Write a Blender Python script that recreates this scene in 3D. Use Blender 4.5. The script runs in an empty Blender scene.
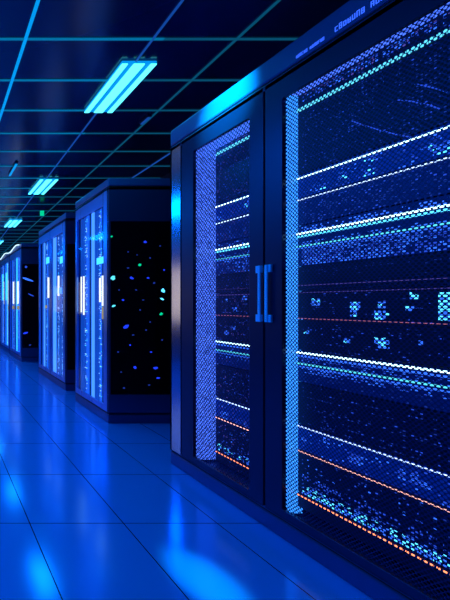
import bpy, bmesh, math, random
from mathutils import Vector

# ------------------------------------------------------------------ camera, world, lights, exposure
scn = bpy.context.scene
C = scn.collection
scn.view_settings.view_transform = 'Standard'
scn.view_settings.look = 'None'
scn.view_settings.gamma = 1
scn.view_settings.use_curve_mapping = False
scn.view_settings.exposure = 0.0

CAMH = 1.2
cam_d = bpy.data.cameras.new('camera')
cam = bpy.data.objects.new('camera', cam_d)
C.objects.link(cam)
cam.location = (0, 0, CAMH)
cam.rotation_euler = (math.pi / 2, 0, 0)
cam_d.sensor_width = 36
cam_d.lens = 328 / 600 * 36
cam_d.shift_x = 289 / 600
cam_d.shift_y = 4 / 600
cam_d.clip_start = 0.05
scn.camera = cam

world = bpy.data.worlds.new('world')
scn.world = world
world.use_nodes = True
world.node_tree.nodes['Background'].inputs[0].default_value = (0.0, 0.06, 0.4, 1)
world.node_tree.nodes['Background'].inputs[1].default_value = 0.12

def area(name, loc, sx, sy, power, col, rot=(0, 0, 0), spread=math.pi):
    d = bpy.data.lights.new(name, 'AREA')
    d.shape = 'RECTANGLE'; d.size = sx; d.size_y = sy; d.energy = power; d.color = col; d.spread = spread
    o = bpy.data.objects.new(name, d); C.objects.link(o)
    o.location = loc; o.rotation_euler = rot
    return o

# light of the ceiling luminaires (one lamp under each; the left row is added fill)
BLUE = (0.0, 0.22, 1.0)
FIX = [(1.505, 2.735), (1.62, 5.0), (1.70, 7.27), (1.78, 9.55), (1.86, 11.8)]
for x, y in FIX:
    area('luminaire_glow', (x, y, 2.95), 0.28, 0.62, 4.5, (0.0, 0.35, 1.0))
LEFT_FILL = [(-0.85, 1.2), (-0.85, 3.6), (-0.85, 6.0), (-0.85, 8.4), (-0.85, 10.8)]  # unseen fill lamps added for the floor, no luminaires modelled here
for x, y in LEFT_FILL:
    area('luminaire_glow', (x, y, 2.95), 0.5, 1.0, 62, BLUE)
# unseen spots added for the floor pool and the cornice patch
def spot(name, loc, aim, power, col, deg, blend=1.0):
    d = bpy.data.lights.new(name, 'SPOT'); d.energy = power; d.color = col; d.spot_size = math.radians(deg); d.spot_blend = blend; d.shadow_soft_size = 0.03
    o = bpy.data.objects.new(name, d); C.objects.link(o); o.location = loc
    o.rotation_euler = (Vector(aim) - Vector(loc)).to_track_quat('-Z', 'Y').to_euler()
spot('downlight_glow', (1.22, -1.3, 2.9), (1.17, 1.42, 0), 1900, (0.0, 0.55, 1.0), 4.6)
spot('spotlight_glow', (1.10, 1.80, 2.97), (1.77, 2.00, 2.42), 650, (0.0, 0.6, 1.0), 28)

# ------------------------------------------------------------------ materials
def mat(name, base=(0.5, 0.5, 0.5), rough=0.5, metal=0.0, emit=None, es=0.0, coat=0.0, spec=0.5):
    m = bpy.data.materials.new(name); m.use_nodes = True
    b = m.node_tree.nodes['Principled BSDF']
    b.inputs['Base Color'].default_value = (*base, 1)
    b.inputs['Roughness'].default_value = rough
    b.inputs['Metallic'].default_value = metal
    b.inputs['Specular IOR Level'].default_value = spec
    b.inputs['Coat Weight'].default_value = coat
    if emit:
        b.inputs['Emission Color'].default_value = (*emit, 1)
        b.inputs['Emission Strength'].default_value = es
    return m

def noisy(m, scale, lo, hi, detail=4, stretch=(1, 1, 1)):
    """roughness varies softly over the surface"""
    nt = m.node_tree; N = nt.nodes
    b = N['Principled BSDF']
    tc = N.new('ShaderNodeTexCoord'); mp = N.new('ShaderNodeMapping'); no = N.new('ShaderNodeTexNoise'); mr = N.new('ShaderNodeMapRange')
    mp.inputs['Scale'].default_value = stretch
    no.inputs['Scale'].default_value = scale; no.inputs['Detail'].default_value = detail
    mr.inputs['To Min'].default_value = lo; mr.inputs['To Max'].default_value = hi
    nt.links.new(tc.outputs['Object'], mp.inputs[0]); nt.links.new(mp.outputs[0], no.inputs['Vector'])
    nt.links.new(no.outputs['Fac'], mr.inputs['Value']); nt.links.new(mr.outputs[0], b.inputs['Roughness'])
    return m

M = {}
M['body'] = noisy(mat('cabinet_steel', (0.03, 0.085, 0.22), 0.35, 0.6), 3, 0.26, 0.4)
M['frame'] = noisy(mat('door_steel', (0.008, 0.026, 0.085), 0.35, 0.6), 3, 0.28, 0.42)
M['bright_frame'] = noisy(mat('brushed_blue_steel', (0.14, 0.33, 0.75), 0.3, 0.9), 4, 0.2, 0.4, stretch=(6, 6, 0.3))
M['seam'] = mat('seam_black', (0.002, 0.003, 0.006), 0.7)
M['dark'] = mat('server_black', (0.006, 0.010, 0.03), 0.45, 0.3)
M['deepblue'] = mat('server_blue', (0.01, 0.03, 0.2), 0.4, 0.3, (0.0, 0.03, 0.45), 0.35)  # blue LED haze on the faceplates put in as emission
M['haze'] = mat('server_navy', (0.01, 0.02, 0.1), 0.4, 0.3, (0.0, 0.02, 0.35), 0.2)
M['cornice'] = noisy(mat('cornice_paint', (0.035, 0.11, 0.28), 0.4, 0.1), 3, 0.3, 0.45)
M['black_glass'] = mat('black_glass', (0.001, 0.0015, 0.004), 0.06, 0.0)
M['handle'] = mat('handle_steel', (0.2, 0.7, 1.0), 0.35, 0.0)
M['post'] = noisy(mat('polished_steel', (0.35, 0.42, 0.6), 0.15, 1.0), 3, 0.14, 0.2)
M['ceil'] = noisy(mat('ceiling_panel', (0.006, 0.014, 0.07), 0.2, 0.0, spec=0.7), 0.8, 0.12, 0.3)
M['wall'] = mat('wall_paint', (0.01, 0.02, 0.07), 0.6)

def emis(name, col, s):
    M[name] = mat(name, (0.01, 0.02, 0.04), 0.4, 0, col, s)
emis('tube', (0.11, 1.0, 1.15), 1.9)
emis('tube_bed', (0.0, 0.33, 1.0), 0.9)
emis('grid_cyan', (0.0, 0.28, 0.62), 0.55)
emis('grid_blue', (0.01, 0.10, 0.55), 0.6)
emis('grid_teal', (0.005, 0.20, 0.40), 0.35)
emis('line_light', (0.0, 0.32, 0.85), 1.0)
emis('led_white', (0.55, 0.95, 1.0), 4.0)
emis('led_cyan', (0.08, 0.60, 1.0), 2.4)
emis('led_teal', (0.08, 0.60, 0.75), 1.6)
emis('led_teeth', (0.10, 0.62, 0.85), 1.6)
emis('led_blue', (0.03, 0.15, 1.0), 1.5)
emis('led_deep', (0.015, 0.05, 1.0), 1.1)
emis('led_blue_mid', (0.025, 0.09, 0.85), 0.85)
emis('led_blue_dim', (0.02, 0.06, 0.55), 0.5)
emis('led_purple', (0.22, 0.15, 0.9), 0.45)
emis('led_pink', (0.9, 0.25, 0.45), 0.7)
emis('led_orange', (1.0, 0.25, 0.10), 2.6)
emis('led_peach', (1.0, 0.45, 0.40), 2.2)
emis('led_pale', (0.45, 0.65, 1.0), 3.0)
emis('led_green', (0.0, 0.75, 0.35), 0.9)
emis('side_light', (0.03, 0.26, 1.0), 1.9)  # cabinet liner with the LED light on it put into emission
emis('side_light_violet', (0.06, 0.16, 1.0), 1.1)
def speckle(m, scale, lo, hi):
    nt = m.node_tree; N = nt.nodes; b = N['Principled BSDF']
    tc = N.new('ShaderNodeTexCoord'); no = N.new('ShaderNodeTexNoise'); n2 = N.new('ShaderNodeTexNoise'); mr = N.new('ShaderNodeMapRange')
    no.inputs['Scale'].default_value = scale; no.inputs['Detail'].default_value = 2
    nt.links.new(tc.outputs['Object'], no.inputs['Vector']); nt.links.new(no.outputs['Fac'], mr.inputs['Value'])
    mr.inputs['From Min'].default_value = .42; mr.inputs['From Max'].default_value = .58
    mr.inputs['To Min'].default_value = lo; mr.inputs['To Max'].default_value = hi
    nt.links.new(mr.outputs[0], b.inputs['Emission Strength'])
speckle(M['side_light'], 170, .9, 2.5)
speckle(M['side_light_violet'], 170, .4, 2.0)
emis('warm', (1.0, 0.82, 0.55), 2.2)
emis('gold', (0.75, 0.48, 0.14), 0.8)
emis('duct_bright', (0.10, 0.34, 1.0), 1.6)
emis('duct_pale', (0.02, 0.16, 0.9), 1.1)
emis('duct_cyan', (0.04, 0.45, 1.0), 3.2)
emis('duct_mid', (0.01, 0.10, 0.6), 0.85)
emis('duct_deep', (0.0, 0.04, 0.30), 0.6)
emis('text_blue', (0.03, 0.12, 1.0), 1.5)
emis('window_warm', (1.0, 0.70, 0.50), 1.9)  # panes of the added unseen windows
emis('cloud', (0.6, 0.9, 1.0), 1.4)

# perforated steel: staggered round holes
def perforated(P):
    m = bpy.data.materials.new('perforated_steel'); m.use_nodes = True
    nt = m.node_tree; N = nt.nodes; L = nt.links
    b = N['Principled BSDF']; out = N['Material Output']
    b.inputs['Base Color'].default_value = (0.012, 0.02, 0.10, 1); b.inputs['Metallic'].default_value = 0.5; b.inputs['Roughness'].default_value = 0.45
    tc = N.new('ShaderNodeTexCoord'); sep = N.new('ShaderNodeSeparateXYZ'); L.new(tc.outputs['Object'], sep.inputs[0])
    def mth(op, a, bb=None, c=None):
        n = N.new('ShaderNodeMath'); n.operation = op
        for i, v in enumerate((a, bb, c)):
            if v is None: continue
            if isinstance(v, (int, float)): n.inputs[i].default_value = v
            else: L.new(v, n.inputs[i])
        return n.outputs[0]
    def layer(off):
        u = mth('SUBTRACT', mth('FRACT', mth('ADD', mth('DIVIDE', sep.outputs[1], P), 50 + off)), 0.5)
        v = mth('SUBTRACT', mth('FRACT', mth('ADD', mth('DIVIDE', sep.outputs[2], P * 1.3), 50 + off)), 0.5)
        v = mth('MULTIPLY', v, 1.3)
        return mth('SQRT', mth('ADD', mth('MULTIPLY', u, u), mth('MULTIPLY', v, v)))
    d = mth('MINIMUM', layer(0), layer(0.5))
    hole = mth('LESS_THAN', d, 0.34)
    tr = N.new('ShaderNodeBsdfTransparent'); mx = N.new('ShaderNodeMixShader')
    L.new(hole, mx.inputs[0]); L.new(b.outputs[0], mx.inputs[1]); L.new(tr.outputs[0], mx.inputs[2]); L.new(mx.outputs[0], out.inputs[0])
    return m
M['perf'] = perforated(0.0155)
M['perf_far'] = perforated(0.021)

def glass():
    m = bpy.data.materials.new('blue_glass'); m.use_nodes = True
    nt = m.node_tree; N = nt.nodes; L = nt.links
    out = N['Material Output']; N.remove(N['Principled BSDF'])
    g = N.new('ShaderNodeBsdfGlossy'); g.inputs['Roughness'].default_value = 0.07; g.inputs['Color'].default_value = (0.8, 0.9, 1, 1)
    t = N.new('ShaderNodeBsdfTransparent'); t.inputs['Color'].default_value = (0.72, 0.85, 1, 1)
    lw = N.new('ShaderNodeLayerWeight'); lw.inputs['Blend'].default_value = 0.5
    pw = N.new('ShaderNodeMath'); pw.operation = 'POWER'; pw.inputs[1].default_value = 5
    L.new(lw.outputs['Facing'], pw.inputs[0])
    f = N.new('ShaderNodeMath'); f.operation = 'MULTIPLY_ADD'; f.inputs[1].default_value = 0.30; f.inputs[2].default_value = 0.02
    L.new(pw.outputs[0], f.inputs[0])
    mx = N.new('ShaderNodeMixShader')
    L.new(f.outputs[0], mx.inputs[0]); L.new(t.outputs[0], mx.inputs[1]); L.new(g.outputs[0], mx.inputs[2]); L.new(mx.outputs[0], out.inputs[0])
    return m
M['glass'] = glass()

def floor_mat():
    m = bpy.data.materials.new('raised_floor_tiles'); m.use_nodes = True
    nt = m.node_tree; N = nt.nodes; L = nt.links
    b = N['Principled BSDF']
    tc = N.new('ShaderNodeTexCoord'); sep = N.new('ShaderNodeSeparateXYZ'); L.new(tc.outputs['Object'], sep.inputs[0])
    def mth(op, a, bb=None, c=None):
        n = N.new('ShaderNodeMath'); n.operation = op
        for i, v in enumerate((a, bb, c)):
            if v is None: continue
            if isinstance(v, (int, float)): n.inputs[i].default_value = v
            else: L.new(v, n.inputs[i])
        return n.outputs[0]
    T = 0.513
    fx = mth('ABSOLUTE', mth('SUBTRACT', mth('FRACT', mth('ADD', mth('DIVIDE', sep.outputs[0], T), 20.5)), 0.5))
    fy = mth('ABSOLUTE', mth('SUBTRACT', mth('FRACT', mth('ADD', mth('DIVIDE', sep.outputs[1], T), 20.0 + 0.5 + 0.5)), 0.5))
    sx = mth('LESS_THAN', fx, 0.0030 / T); sy = mth('LESS_THAN', fy, 0.0022 / T)
    seam = mth('MAXIMUM', sx, sy)
    no = N.new('ShaderNodeTexNoise'); no.inputs['Scale'].default_value = 1.3; no.inputs['Detail'].default_value = 3
    L.new(tc.outputs['Object'], no.inputs['Vector'])
    mr = N.new('ShaderNodeMapRange'); mr.inputs['To Min'].default_value = 0.11; mr.inputs['To Max'].default_value = 0.19
    L.new(no.outputs['Fac'], mr.inputs['Value']); L.new(mr.outputs[0], b.inputs['Roughness'])
    cx = N.new('ShaderNodeMix'); cx.data_type = 'RGBA'
    cx.inputs['A'].default_value = (0.05, 0.36, 0.85, 1); cx.inputs['B'].default_value = (0.001, 0.002, 0.01, 1)
    L.new(seam, cx.inputs['Factor']); L.new(cx.outputs['Result'], b.inputs['Base Color'])
    bp = N.new('ShaderNodeBump'); bp.inputs['Strength'].default_value = 0.3; bp.inputs['Distance'].default_value = 0.002
    L.new(mth('SUBTRACT', 1.0, seam), bp.inputs['Height']); L.new(bp.outputs[0], b.inputs['Normal'])
    b.inputs['Specular IOR Level'].default_value = 1.0
    b.inputs['Metallic'].default_value = 0.35
    b.inputs['Specular Tint'].default_value = (0.12, 0.5, 1.0, 1)
    return m
M['floor'] = floor_mat()

# ------------------------------------------------------------------ mesh helpers
class MB:
    def __init__(s): s.v = []; s.f = []; s.mi = []; s.mats = []
    def slot(s, m):
        if m not in s.mats: s.mats.append(m)
        return s.mats.index(m)
    def box(s, x0, x1, y0, y1, z0, z1, m):
        k = len(s.v); i = s.slot(m)
        s.v += [(x0, y0, z0), (x1, y0, z0), (x1, y1, z0), (x0, y1, z0), (x0, y0, z1), (x1, y0, z1), (x1, y1, z1), (x0, y1, z1)]
        for q in ((0, 3, 2, 1), (4, 5, 6, 7), (0, 1, 5, 4), (1, 2, 6, 5), (2, 3, 7, 6), (3, 0, 4, 7)):
            s.f.append([k + a for a in q]); s.mi.append(i)
        return s
    def ring(s, y0, y1, z0, z1, iy0, iy1, iz0, iz1, ro, ri, x0, x1, m, n=5):
        """frame in the y-z plane with rounded corners, thickness x0..x1"""
        def rr(a0, a1, b0, b1, r):
            pts = []
            for cy, cz, st in ((a1 - r, b1 - r, 0), (a0 + r, b1 - r, 90), (a0 + r, b0 + r, 180), (a1 - r, b0 + r, 270)):
                for j in range(n + 1):
                    t = math.radians(st + 90 * j / n)
                    pts.append((cy + r * math.cos(t), cz + r * math.sin(t)))
            return pts
        O = rr(y0, y1, z0, z1, ro); I = rr(iy0, iy1, iz0, iz1, ri); c = len(O); k = len(s.v); i = s.slot(m)
        for X in (x0, x1):
            s.v += [(X, a, b) for a, b in O]; s.v += [(X, a, b) for a, b in I]
        for j in range(c):
            q = (j + 1) % c
            s.f += [[k + j, k + q, k + c + q, k + c + j], [k + 2 * c + j, k + 3 * c + j, k + 3 * c + q, k + 2 * c + q],
                    [k + j, k + 2 * c + j, k + 2 * c + q, k + q], [k + c + j, k + c + q, k + 3 * c + q, k + 3 * c + j]]
            s.mi += [i] * 4
        return s
    def build(s, name, parent=None, bevel=0.0):
        me = bpy.data.meshes.new(name); me.from_pydata(s.v, [], s.f)
        for m in s.mats: me.materials.append(M[m])
        me.polygons.foreach_set('material_index', s.mi)
        me.update()
        bm = bmesh.new(); bm.from_mesh(me); bmesh.ops.recalc_face_normals(bm, faces=bm.faces); bm.to_mesh(me); bm.free()
        o = bpy.data.objects.new(name, me); C.objects.link(o)
        if parent: o.parent = parent
        if bevel:
            b = o.modifiers.new('bevel', 'BEVEL'); b.width = bevel; b.segments = 2; b.limit_method = 'ANGLE'
        return o

def thing(name, label, cat, loc=(0, 0, 0), group=None):
    o = bpy.data.objects.new(name, None); C.objects.link(o); o.location = loc; o.empty_display_size = 0.1
    o['label'] = label; o['category'] = cat
    if group: o['group'] = group
    return o
def tag(o, label, cat, group=None):
    o['label'] = label; o['category'] = cat
    if group: o['group'] = group
    return o
def struct(o): o['kind'] = 'structure'; return o

def tube(name, pts, r, m, parent=None, n=8):
    pts = [Vector(p) for p in pts]; b = MB(); k = b.slot(m)
    for i, p in enumerate(pts):
        d = (pts[min(i + 1, len(pts) - 1)] - pts[max(i - 1, 0)]).normalized()
        a = d.cross(Vector((1, 0, 0)) if abs(d.x) < .9 else Vector((0, 0, 1))).normalized(); c = d.cross(a)
        b.v += [tuple(p + (a * math.cos(q * math.tau / n) + c * math.sin(q * math.tau / n)) * r) for q in range(n)]
    for i in range(len(pts) - 1):
        for q in range(n):
            b.f.append([i * n + q, i * n + (q + 1) % n, (i + 1) * n + (q + 1) % n, (i + 1) * n + q]); b.mi.append(k)
    b.f += [list(range(n)), [(len(pts) - 1) * n + q for q in range(n)]]; b.mi += [k, k]
    return b.build(name, parent)

# ------------------------------------------------------------------ setting
XL, XR, YB, YF, ZC = -1.3, 3.2, -1.5, 15.0, 3.0
struct(MB().box(XL - 0.2, XR + 0.2, YB - 0.2, YF + 0.2, -0.15, 0, 'floor').build('floor'))
ceil = struct(MB().box(XL - 0.2, XR + 0.2, YB - 0.2, YF + 0.2, ZC, ZC + 0.15, 'ceil').build('ceiling'))
struct(MB().box(XR, XR + 0.15, YB, YF, 0, ZC, 'wall').build('wall_right'))
struct(MB().box(XL, XR, YF, YF + 0.15, 0, ZC, 'wall').build('wall_far'))
struct(MB().box(XL, XR, YB - 0.15, YB, 0, ZC, 'wall').build('wall_back'))
struct(MB().box(XL - 0.15, XL, YB, YF, 0, ZC, 'wall').build('wall_left'))
# unseen warm windows added in the left wall for reflections on the cabinets
wy = [(6.05, 6.85), (8.4, 9.2), (10.6, 11.4), (12.8, 13.6)]
for i, (a, b) in enumerate(wy):
    w = MB().ring(a - .06, b + .06, .82, 1.98, a, b, .88, 1.92, .01, .02, XL, XL + .03, 'bright_frame').build('window_%d' % (i + 1))  # unseen, added for reflections
    struct(w)
    struct(MB().box(XL + .004, XL + .012, a, b, .88, 1.92, 'window_warm').build('window_pane', w))

# ceiling bars: crosswise every 0.41 m, lengthwise three lines; reflected light put in as faint glow
g = MB()
k = -8
while 2.224 + 0.41 * k < YF:
    y = 2.224 + 0.41 * k
    if y > YB:
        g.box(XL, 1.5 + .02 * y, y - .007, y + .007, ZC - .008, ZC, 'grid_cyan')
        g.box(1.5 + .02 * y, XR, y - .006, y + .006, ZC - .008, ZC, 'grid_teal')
    k += 1
struct(g.build('ceiling_crossbar', ceil))
def longbar(x_at, w, m):
    s = MB(); ys = (YB, YF); i = s.slot(m)
    a, b = x_at(ys[0]), x_at(ys[1])
    for z in (ZC - .010, ZC):
        s.v += [(a - w, ys[0], z), (a + w, ys[0], z), (b + w, ys[1], z), (b - w, ys[1], z)]
    s.f = [[0, 1, 2, 3], [4, 5, 6, 7], [0, 1, 5, 4], [1, 2, 6, 5], [2, 3, 7, 6], [3, 0, 4, 7]]; s.mi = [i] * 6
    return struct(s.build('ceiling_runner', ceil))
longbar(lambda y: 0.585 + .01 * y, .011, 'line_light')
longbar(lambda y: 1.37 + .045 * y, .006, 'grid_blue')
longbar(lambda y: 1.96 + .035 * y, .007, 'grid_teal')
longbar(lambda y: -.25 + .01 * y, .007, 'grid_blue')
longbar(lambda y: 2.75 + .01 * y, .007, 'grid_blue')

# ------------------------------------------------------------------ ceiling luminaires
FL = ['three-tube cyan ceiling light nearest the big cabinet, the largest', 'three-tube cyan ceiling light second from the front, above the green lamp',
      'small three-tube cyan ceiling light third from the front', 'tiny cyan ceiling light at the left edge above the farthest cabinets', 'cyan ceiling light farthest down the aisle']
for (x, y), lab in zip(FIX, FL):
    t = thing('ceiling_light', lab, 'ceiling light', (x, y, ZC), 'three-tube ceiling lights')
    MB().box(-.13, .13, -.31, .31, -.02, 0, 'tube_bed').build('housing', t, .004)
    for cx, wd in ((-.107, .023), (0, .042), (.107, .023)):
        MB().box(cx - wd, cx + wd, -.31, .31, -.028, -.02, 'tube').build('light_tube', t, .005)
# small glowing ceiling pieces
t = thing('strip_light', 'short bright blue strip light on the dark ceiling at the left edge', 'strip light', (1.02, 4.35, ZC))
for _ in (0,):
    MB().box(-.02, .02, -.2, .2, -.02, 0, 'frame').build('housing', t, .003)
    MB().box(-.015, .015, -.19, .19, -.032, -.02, 'line_light').build('diffuser', t, .004)
t = thing('strip_light', 'dim little blue strip light beside the largest ceiling light', 'strip light', (2.03, 3.18, ZC))
MB().box(-.02, .02, -.07, .07, -.02, 0, 'frame').build('housing', t, .003)
MB().box(-.014, .014, -.06, .06, -.03, -.02, 'grid_blue').build('diffuser', t, .004)
# green lamp hanging under the ceiling
t = thing('exit_lamp', 'small green lamp hanging from the dark ceiling above the far cabinets', 'lamp', (1.94, 6.0, 2.86))
MB().box(-.035, .035, -.015, .015, -.045, .045, 'led_green').build('lamp_box', t, .006)
MB().box(-.004, .004, -.004, .004, .045, .14, 'dark').build('hanger', t)

# ------------------------------------------------------------------ cabinets
H0, H1, HT = 0.10, 2.376, 2.465      # door bottom, door top, cabinet top

def carcass(t, L, D=1.0, top=HT):
    """t at the front lower near corner's floor point: local x 0 = front, y 0 = near end"""
    fr = 0.05
    b = MB()
    b.box(0, D, L - .02, L, H0, H1, 'body')                       # far end
    b.box(D - .02, D, 0, L, H0, H1, 'body')                       # back
    b.box(0, D, 0, L, H0, H0 + .012, 'body')
    b.box(0, D, 0, L, H1 - .03, H1, 'body')
    # near end frame
    b.box(0, D, 0, .03, H0, .29, 'body'); b.box(0, D, 0, .03, 2.03, H1, 'body')
    b.box(0, .022, 0, .03, .29, 2.03, 'body'); b.box(D - .04, D, 0, .03, .29, 2.03, 'body')
    b.build('carcass', t, .003)
    MB().box(.022, D - .04, .006, .016, .29, 2.03, 'black_glass').build('end_panel', t)
    MB().box(0, D, 0, L, 0, H0 - .010, 'body').build('plinth', t, .008)
    MB().box(.008, D - .006, .008, L - .006, H0 - .010, H0, 'seam').build('plinth_gap', t)
    MB().box(.008, D - .006, .008, L - .006, H1, H1 + .012, 'seam').build('top_gap', t)
    MB().box(0, D, 0, L, H1 + .012, top, 'cornice').build('cornice', t, .010)

def door(t, y0, y1, my0, my1, mz0, mz1, pane, fm='frame', handle=None, ri=.012):
    d = MB().ring(y0 + .005, y1 - .005, H0 + .004, H1 - .004, my0, my1, mz0, mz1, .003, ri, 0, .022, fm).build('door', t, .002)
    if pane.startswith('perf'):
        MB().box(.012, .013, my0 - .004, my1 + .004, mz0 - .004, mz1 + .004, pane).build('perforated_panel', d)
    else:
        MB().box(.010, .014, my0 - .004, my1 + .004, mz0 - .004, mz1 + .004, 'glass').build('glass_pane', d)
    return d

# --- the big cabinet
Y0 = 0.90
big = thing('server_cabinet', 'large dark blue server cabinet nearest the camera with two perforated doors', 'server cabinet', (1.77, Y0, 0), 'server cabinets along the aisle')
carcass(big, 2.48 - Y0, top=2.505)
MB().box(0, .022, 2.374 - Y0, 2.48 - Y0, H0 + .004, H1 - .004, 'post').build('corner_post', big, .003)
MB().box(0, .022, 0, 1.006 - Y0, H0 + .004, H1 - .004, 'post').build('corner_post', big, .003)
MZ0, MZ1 = CAMH - 1.053, CAMH + 1.053
dA = door(big, 1.77 - Y0, 2.37 - Y0, 1.853 - Y0, 2.258 - Y0, MZ0, MZ1, 'perf_far')
dB = door(big, 1.01 - Y0, 1.77 - Y0, 1.10 - Y0, 1.678 - Y0, MZ0, MZ1, 'perf')
def handle(d, ya, yb, yc, yd):
    """bar between ya and yb, brackets between yc and yd"""
    h = MB().box(-.018, -.010, ya, yb, CAMH - .097, CAMH + .209, 'handle').build('handle', d, .003)
    for z in (CAMH - .097, CAMH + .169):
        MB().box(-.012, .0, min(ya, yc), max(yb, yd), z, z + .04, 'handle').build('bracket', h, .002)
handle(dA, 1.775 - Y0, 1.789 - Y0, 1.792 - Y0, 1.806 - Y0)
handle(dB, 1.737 - Y0, 1.752 - Y0, 1.724 - Y0, 1.738 - Y0)
# inner sides seen through the perforation, LED light on them put in as emission
XA, XB = 1.925 - 1.77, 1.85 - 1.77
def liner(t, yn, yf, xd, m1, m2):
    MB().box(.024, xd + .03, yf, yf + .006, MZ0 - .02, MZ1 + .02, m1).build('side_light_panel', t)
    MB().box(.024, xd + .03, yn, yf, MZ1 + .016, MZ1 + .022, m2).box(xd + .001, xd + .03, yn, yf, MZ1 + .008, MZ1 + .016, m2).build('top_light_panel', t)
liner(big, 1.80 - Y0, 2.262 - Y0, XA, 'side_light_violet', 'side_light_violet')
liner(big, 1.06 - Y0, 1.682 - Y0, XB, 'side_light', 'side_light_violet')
MB().box(.024, .40, 1.765 - Y0, 1.775 - Y0, MZ0 - .02, MZ1 + .02, 'dark').build('divider', big)

# lettering on the cornice: two rows of tiny illegible marks
random.seed(11)
def marks(name, ya, yb, z, h, cw):
    s = MB(); y = ya
    while y > yb:
        if random.random() < .9:
            a = y; b = y - cw * .72; st = cw * .2
            ht = h * random.choice((1, 1, .8, .9))
            s.box(-.0012, 0, a - st, a, z, z + ht, 'text_blue')
            if random.random() < .7: s.box(-.0012, 0, b, b + st, z, z + ht, 'text_blue')
            for zz in (z, z + ht - st, z + ht * .45):
                if random.random() < .6: s.box(-.0012, 0, b, a, zz, zz + st, 'text_blue')
        y -= cw
    return s.build(name, big)
marks('lettering', 1.612 - Y0, 1.50 - Y0, CAMH + 1.205, .015, .0085)
marks('lettering', 1.455 - Y0, 1.24 - Y0, CAMH + 1.206, .026, .015)

# --- servers: (bottom, top, face, strips[(height, thickness, material)], cell styles)
U = [
 ('dark server under the row of cyan teeth at the top', .665, 1.035, 'dark', [(1.0, .017, 'led_teeth')], 'faint'),
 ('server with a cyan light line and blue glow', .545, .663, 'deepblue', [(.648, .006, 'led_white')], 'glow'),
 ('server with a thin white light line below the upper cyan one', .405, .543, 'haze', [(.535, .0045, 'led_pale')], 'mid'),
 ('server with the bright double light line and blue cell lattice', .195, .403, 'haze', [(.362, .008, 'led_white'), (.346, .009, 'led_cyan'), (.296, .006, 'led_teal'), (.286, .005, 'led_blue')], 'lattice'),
 ('black server below the lattice of blue cells', .068, .193, 'dark', [(.095, .002, 'led_purple')], 'few'),
 ('server with blue blobs above the thin pink line', -.078, .066, 'dark', [(.058, .003, 'led_purple'), (-.074, .002, 'led_pink')], 'blobs'),
 ('dark server just above the lower bright white line', -.238, -.080, 'dark', [], 'blobs2'),
 ('server with the lower bright white light line', -.40, -.240, 'haze', [(-.250, .008, 'led_white'), (-.268, .008, 'led_blue'), (-.306, .008, 'led_teal'), (-.322, .006, 'led_blue')], 'fringe'),
 ('dark server with rows of tiny blue dots', -.618, -.402, 'dark', [], 'rows'),
 ('deep blue server with pale top light line', -.748, -.620, 'deepblue', [(-.630, .0045, 'led_pale')], 'specks'),
 ('server with the upper orange light line and cyan cells below', -.972, -.750, 'dark', [(-.758, .004, 'led_peach')], 'cyanband'),
 ('bottom server with the lowest orange light line', -1.050, -.974, 'dark', [(-.986, .005, 'led_orange')], 'none'),
]
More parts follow.
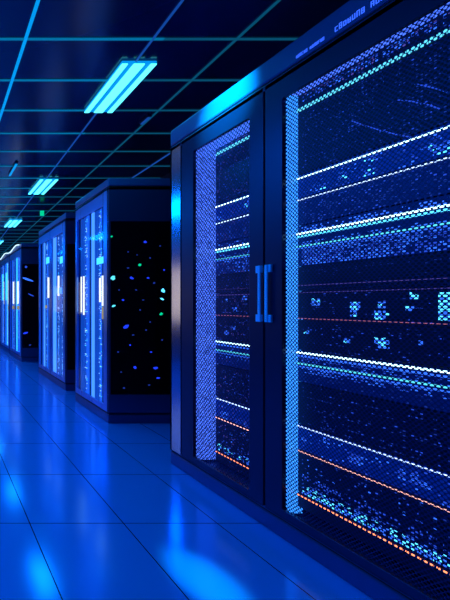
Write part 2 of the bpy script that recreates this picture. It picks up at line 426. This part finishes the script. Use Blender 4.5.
def cells(s, rnd, x, y0, y1, z0, z1, style, P=.0115, dens=1.0, extra=()):
    ny = int((y1 - y0) / P); nz = int((z1 - z0) / (P * .8))
    def put(j, i, m, fw=.75, fh=.6, n=1):
        a = y0 + j * P; b = z0 + i * P * .8
        s.box(x - .0015, x, a, a + P * (fw + n - 1), b, b + P * .8 * fh, m)
    blobs = []
    if style in ('blobs', 'blobs2', 'glow', 'specks'):
        for _ in range({'blobs': 5, 'blobs2': 3, 'glow': 7, 'specks': 6}[style]):
            blobs.append((rnd.randrange(ny), rnd.randrange(max(1, nz)), rnd.uniform(1.2, 2.8) * (.7 if style.startswith('blobs') else 1)))
    blobs = [((y - y0) / P, (z - z0) / (P * .8), r_) for y, z, r_ in extra] or blobs
    for i in range(nz):
        rowp = rnd.random(); f = i / max(1, nz - 1)
        for j in range(ny):
            r = rnd.random() / dens
            q = math.sin(j * .37 + i * .11) * .5 + .5
            near = any(abs(j - a) < R * .8 and abs(i - b) < R * .9 for a, b, R in blobs) and rnd.random() < .8
            if dens < 1 and rnd.random() < .16: put(j, i, rnd.choice(('led_purple', 'led_blue_mid', 'led_blue_dim')), .45, .45); continue
            if style == 'faint' and f > .91:
                if r < .75: put(j, i, rnd.choice(('led_blue_mid', 'led_purple', 'led_blue')), .6, .6)
            elif style == 'faint':
                if r < .22 * q + .05 + (.3 if rowp > .85 else 0): put(j, i, 'led_blue_dim' if rnd.random() < .8 else 'led_blue_mid', .5, .4)
            elif style == 'glow':
                if near: put(j, i, rnd.choice(('led_blue', 'led_blue_mid', 'led_cyan')))
                elif r < .35: put(j, i, rnd.choice(('led_blue_dim', 'led_blue_mid', 'led_blue_dim', 'led_blue')), .6, .5)
            elif style == 'mid':
                if r < .42: put(j, i, rnd.choice(('led_blue_dim', 'led_blue_mid', 'led_blue_dim')), .6, .5)
            elif style == 'lattice':
                if f < .42:
                    if r < .8: put(j, i, 'led_blue' if rnd.random() < .45 else 'led_blue_mid', .66, .66)
                elif f < .62 and r < .5: put(j, i, 'led_blue', .7, .5)
                elif f > .85 and r < .35 + .3 * q: put(j, i, 'led_blue')
            elif style == 'few':
                if r < .05 + (.3 if rowp > .85 else 0): put(j, i, 'led_blue_dim', .45, .3)
            elif style in ('blobs', 'blobs2'):
                if near: put(j, i, rnd.choice(('led_blue', 'led_cyan', 'led_blue') if dens == 1 else ('led_blue_mid', 'led_blue')), .9, .85)
                elif r < .07 + (.25 if rowp > .8 else 0): put(j, i, rnd.choice(('led_blue_dim', 'led_blue_mid')), .6, .35)
            elif style == 'fringe':
                if f > .3 and r < .55: put(j, i, rnd.choice(('led_blue', 'led_blue_mid')), .7, .5)
                elif r < .2: put(j, i, 'led_blue_dim', .6, .5)
            elif style == 'rows':
                if r < (.45 if rowp > .6 else .06): put(j, i, rnd.choice(('led_blue_dim', 'led_blue_dim', 'led_blue_mid')), .6, .4)
            elif style == 'specks':
                if near: put(j, i, rnd.choice(('led_blue', 'led_blue_mid')))
                elif r < .16: put(j, i, rnd.choice(('led_blue_dim', 'led_blue_mid', 'led_blue_mid', 'led_blue')), .6, .5)
            elif style == 'cyanband':
                if f < .22 and r < .9 - f * 1.5: put(j, i, rnd.choice(('led_cyan', 'led_blue', 'led_blue')), .7, .6)
                elif f < .45 and r < .35: put(j, i, 'led_blue_mid', .6, .6)
                elif r < .13: put(j, i, rnd.choice(('led_blue_dim', 'led_blue_mid', 'led_blue')), .6, .5)

def servers(X, ya, yb, k, where, seed):
    rnd = random.Random(seed)
    for lab, a, b, face, strips, style in U:
        if b > 1: b = 1.062 / k
        a, b = CAMH + a * k, CAMH + b * k
        t = thing('server', '%s, behind the %s door' % (lab, where), 'server', (X, ya, a), 'servers behind the %s perforated door' % where)
        L = yb - ya; h = b - a
        MB().box(0, .6, 0, L, .001, h - .001, 'dark').build('chassis', t)
        MB().box(-.004, 0, .004, L - .004, .002, h - .002, face).build('faceplate', t, .001)
        for zc, th, m in strips:
            z = CAMH + zc * k - a; s = MB(); y = .004
            P = .0115 if th > .004 else .009
            while y < L - .008:
                s.box(-.008, -.004, y, y + P * (.82 if th > .005 and th < .012 else .62), z - th / 2, z + th / 2, m); y += P
            s.build('light_strip', t)
        ex = []
        if where == 'near' and style in ('blobs', 'blobs2'):
            for px, py, r_ in ((318, 303, 2.4), (357, 307, 2.2), (355, 314, 1.3), (384, 306, 1.6), (386, 316, 2.4), (418, 297, 1.6), (412, 309, 1.2), (386, 344, 2.4), (350, 342, 1.4), (308, 333, 1.4), (424, 345, 1.2)):
                wy_ = 328 * X / (px + 64); wz = CAMH + (304 - py) / 328 * wy_
                if a < wz < b: ex.append((wy_ - ya, wz - a, r_))
        s = MB(); cells(s, rnd, -.004, .006, L - .008, .004, h - .006, style, extra=ex, dens=.45 if where == 'far' else 1.0)
        if style == 'blobs' and where == 'near':
            y_ = 1.195 - ya
            for i in range(11):
                for j in range(9):
                    s.box(-.006, -.004, y_ - j * .0115, y_ - j * .0115 + .009, h * .12 + i * .0095, h * .12 + i * .0095 + .007, rnd.choice(('led_cyan', 'led_cyan', 'led_blue')))
        if s.v:
            o = s.build('status_lights', t); o['kind'] = 'stuff'
servers(1.925, 1.80, 2.256, 1.024, 'far', 3)
servers(1.85, 1.065, 1.676, .984, 'near', 8)

# loose blue patch cables in front of the top server
def bez(p0, p1, p2, n=14):
    return [tuple((1 - t) ** 2 * a + 2 * t * (1 - t) * b + t * t * c for a, b, c in zip(p0, p1, p2)) for t in [i / n for i in range(n + 1)]]
XC = 1.838
def pt(px, py, X=XC):
    y = 328 * X / (px + 64); return (X, y, CAMH + (304 - py) / 328 * y)
for (a, b, c), lab in ((((352, 121), (385, 133), (410, 137)), 'thin blue patch cable hanging lowest across the top server'),
                       (((398, 100), (420, 101), (440, 109)), 'thin blue patch cable looped above the other two'),
                       (((415, 84), (438, 88), (449, 93)), 'thin blue patch cable highest at the right edge')):
    o = tube('patch_cable', bez(pt(*a), pt(*b), pt(*c)), .002, 'led_blue_mid'); tag(o, lab + ' of the near cabinet', 'cable', 'patch cables in the big cabinet')

# --- the smaller glazed cabinets
def glazed(label, X, ya, yb, nd, seed, reflection_patches):
    rnd = random.Random(seed)
    L = yb - ya
    t = thing('server_cabinet', label, 'server cabinet', (X, ya, 0), 'server cabinets along the aisle')
    carcass(t, L)
    w = L / nd
    for q in range(nd):
        d0, d1 = q * w, (q + 1) * w
        door(t, d0, d1, d0 + .10 if q == 0 else d0 + .05, d1 - .05, MZ0 + .02, MZ1 - .03, 'glass', 'bright_frame', ri=.02)
    xi = .045
    MB().box(xi + .05, xi + .06, .06, L - .03, MZ0 - .02, MZ1, 'dark').build('inner_back', t)
    y = .085
    while y < L - .08:
        wd = rnd.uniform(.02, .055)
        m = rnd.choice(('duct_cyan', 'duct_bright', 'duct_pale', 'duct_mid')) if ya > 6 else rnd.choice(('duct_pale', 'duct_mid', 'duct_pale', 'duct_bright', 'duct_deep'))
        MB().box(xi + rnd.uniform(-.006, .012), xi + .05, y, min(y + wd, L - .06), MZ0 - .02, MZ1 - .02, m).build('cable_duct', t, .004)  # vertical light streaks of the glass door, put in as glowing bars
        y += wd + rnd.uniform(.012, .04)
    # columns of dot lights
    for y in [L * f for f in (.16, .30, .72)]:
        s = MB(); z = MZ0 + .02
        while z < MZ1 - .05:
            if rnd.random() < .75:
                for dy in (-.03, -.015, 0, .015):
                    if rnd.random() < .6: s.box(xi - .012, xi - .008, y + dy, y + dy + .008, z, z + .007, rnd.choice(('led_pale', 'led_blue', 'led_cyan', 'led_blue_mid')))
            z += .02
        o = s.build('status_lights', t); o['kind'] = 'stuff'
    for f0, f1, z0, z1, m in reflection_patches:  # warm and cyan reflections in the glass, put in as glowing panels
        MB().box(xi - .018, xi - .012, L * f0, L * f1, CAMH + z0, CAMH + z1, m).build('status_display', t, .001)
    return t

er = random.Random(4)
def blob(name, t, loc, rx, rz, m):
    bm = bmesh.new(); bmesh.ops.create_icosphere(bm, subdivisions=2, radius=1)
    a = er.uniform(-.5, .5)
    for v in bm.verts:
        x, z = v.co.x * rx * (1 + .25 * er.uniform(-1, 1)), v.co.z * rz * (1 + .25 * er.uniform(-1, 1))
        v.co = (x * math.cos(a) - z * math.sin(a), v.co.y * .003, x * math.sin(a) + z * math.cos(a))
    me = bpy.data.meshes.new(name); bm.to_mesh(me); bm.free(); me.materials.append(M[m])
    o = bpy.data.objects.new(name, me); C.objects.link(o); o.parent = t; o.location = loc
def endlight(t, X, Y, dots):
    for px, py, w, h, m in dots:
        y = Y; x = (px + 64) * y / 328; z = CAMH + (304 - py) * y / 328
        lx = x - X; r = w * y / 328 / 2 * .8; rh = h * y / 328 / 2 * .8
        blob('indicator_light', t, (lx, .003, z), r, rh, m)

r2 = glazed('glass-fronted cabinet with a black speckled end panel, just behind the big cabinet', 1.73, 3.29, 4.08, 1, 5,
            [(.15, .24, -.02, .30, 'warm'), (.27, .31, .02, .28, 'warm'), (.14, .38, .43, .50, 'led_cyan'), (.76, .80, -.13, .33, 'warm'), (.85, .88, -.10, .33, 'warm'), (.15, .24, -.16, -.03, 'gold')])
endlight(r2, 1.73, 3.295, [(139.7, 265, 4, 3, 'led_green'), (163, 290.5, 4, 5, 'led_cyan'), (162, 299, 5, 2, 'led_cyan'), (161, 314, 4, 3, 'led_green'),
    (111.5, 236.6, 3, 2, 'led_green'), (126, 326.5, 7, 4, 'led_deep'), (135, 367.5, 4, 3, 'led_deep'), (155.5, 368, 6, 3, 'led_deep'), (145, 242, 4, 3, 'led_deep'),
    (113, 278, 6, 5, 'led_teal'), (113.5, 306, 5, 2.5, 'led_teal'), (131.6, 278, 5, 3, 'led_deep'), (148, 278, 3, 2, 'led_deep'), (158, 378, 5, 2, 'led_deep'),
    (123, 300, 3, 2, 'led_deep'), (154, 283, 3, 2, 'led_blue_dim'), (130, 345, 2, 2, 'led_deep'), (146, 330, 2, 2, 'led_blue_dim'), (118, 352, 2, 2, 'led_blue_dim'), (151, 352, 3, 1.5, 'led_deep'),
    (150, 258, 2, 2, 'led_blue_dim'),(128, 252, 2.0, 1.5, 'led_blue_dim'), (136, 290, 2.5, 1.5, 'led_blue_dim'), (119, 290, 2.0, 1.5, 'led_blue_dim'), (160, 246, 2.0, 1.5, 'led_blue_dim'), (143, 300, 3.0, 1.2, 'led_blue_dim'), (128, 268, 3.0, 1.5, 'led_blue_dim'), (150, 322, 2.0, 1.5, 'led_blue_dim'), (133, 335, 3.0, 1.5, 'led_blue_dim'), (121, 372, 2.0, 2.0, 'led_blue_dim'), (149, 385, 3.0, 1.5, 'led_blue_dim'), (162, 340, 2.0, 2.0, 'led_blue_dim'), (137, 255, 2.0, 1.2, 'led_blue_dim'), (164, 270, 2, 2, 'led_deep'), (124, 388, 3, 2, 'led_blue_dim'), (140, 310, 2, 2, 'led_blue_dim')])
r3 = glazed('glass-fronted double-door cabinet in the middle distance, third along the aisle', 1.79, 4.53, 5.73, 2, 9,
            [(.10, .24, .59, .69, 'led_cyan'), (.58, .74, .66, .76, 'led_cyan'), (.60, .68, .10, .43, 'warm'), (.17, .36, .15, .24, 'duct_bright'), (.26, .31, .12, .42, 'warm'), (.70, .78, -.07, -.02, 'gold')])
r4 = glazed('glass-fronted cabinet with a dark end panel, fourth along the aisle', 1.77, 6.81, 7.90, 2, 13,
            [(.06, .18, -.06, .55, 'cloud'), (.30, .42, 0, .5, 'warm'), (.68, .80, 0, .52, 'warm'), (.25, .45, -.12, -.04, 'gold'), (.66, .84, -.12, -.04, 'gold')])
endlight(r4, 1.77, 6.815, [(28, 279.5, 13, 2.5, 'led_blue'), (25.5, 333, 6, 2.5, 'led_deep'), (26, 267, 3, 3, 'led_blue_mid'), (31, 295, 8, 1.5, 'led_blue_mid'), (30, 345, 3, 2, 'led_blue_dim')])
r5 = glazed('glass-fronted cabinet cut by the left edge of the photo, fifth along the aisle', 1.77, 7.93, 9.02, 2, 17,
            [(.12, .24, 0, .6, 'warm'), (.30, .50, .1, .8, 'led_cyan'), (.56, .70, 0, .6, 'warm'), (.75, .9, .1, .8, 'led_cyan'), (.1, .26, -.14, -.05, 'gold')])
r6 = glazed('glass-fronted cabinet farthest along the aisle', 1.77, 9.05, 10.14, 2, 21, [(.2, .34, 0, .6, 'warm')])
# ceiling light reflected on the far cabinet tops, modelled as a glowing band
o = tube('rope_light', [(1.745, 6.9 + i * .1, HT - .02 + .03 * math.sin(i * .55)) for i in range(28)], .012, 'cloud')
tag(o, 'wavy white glowing light strip along the top of the farthest cabinets', 'rope light')
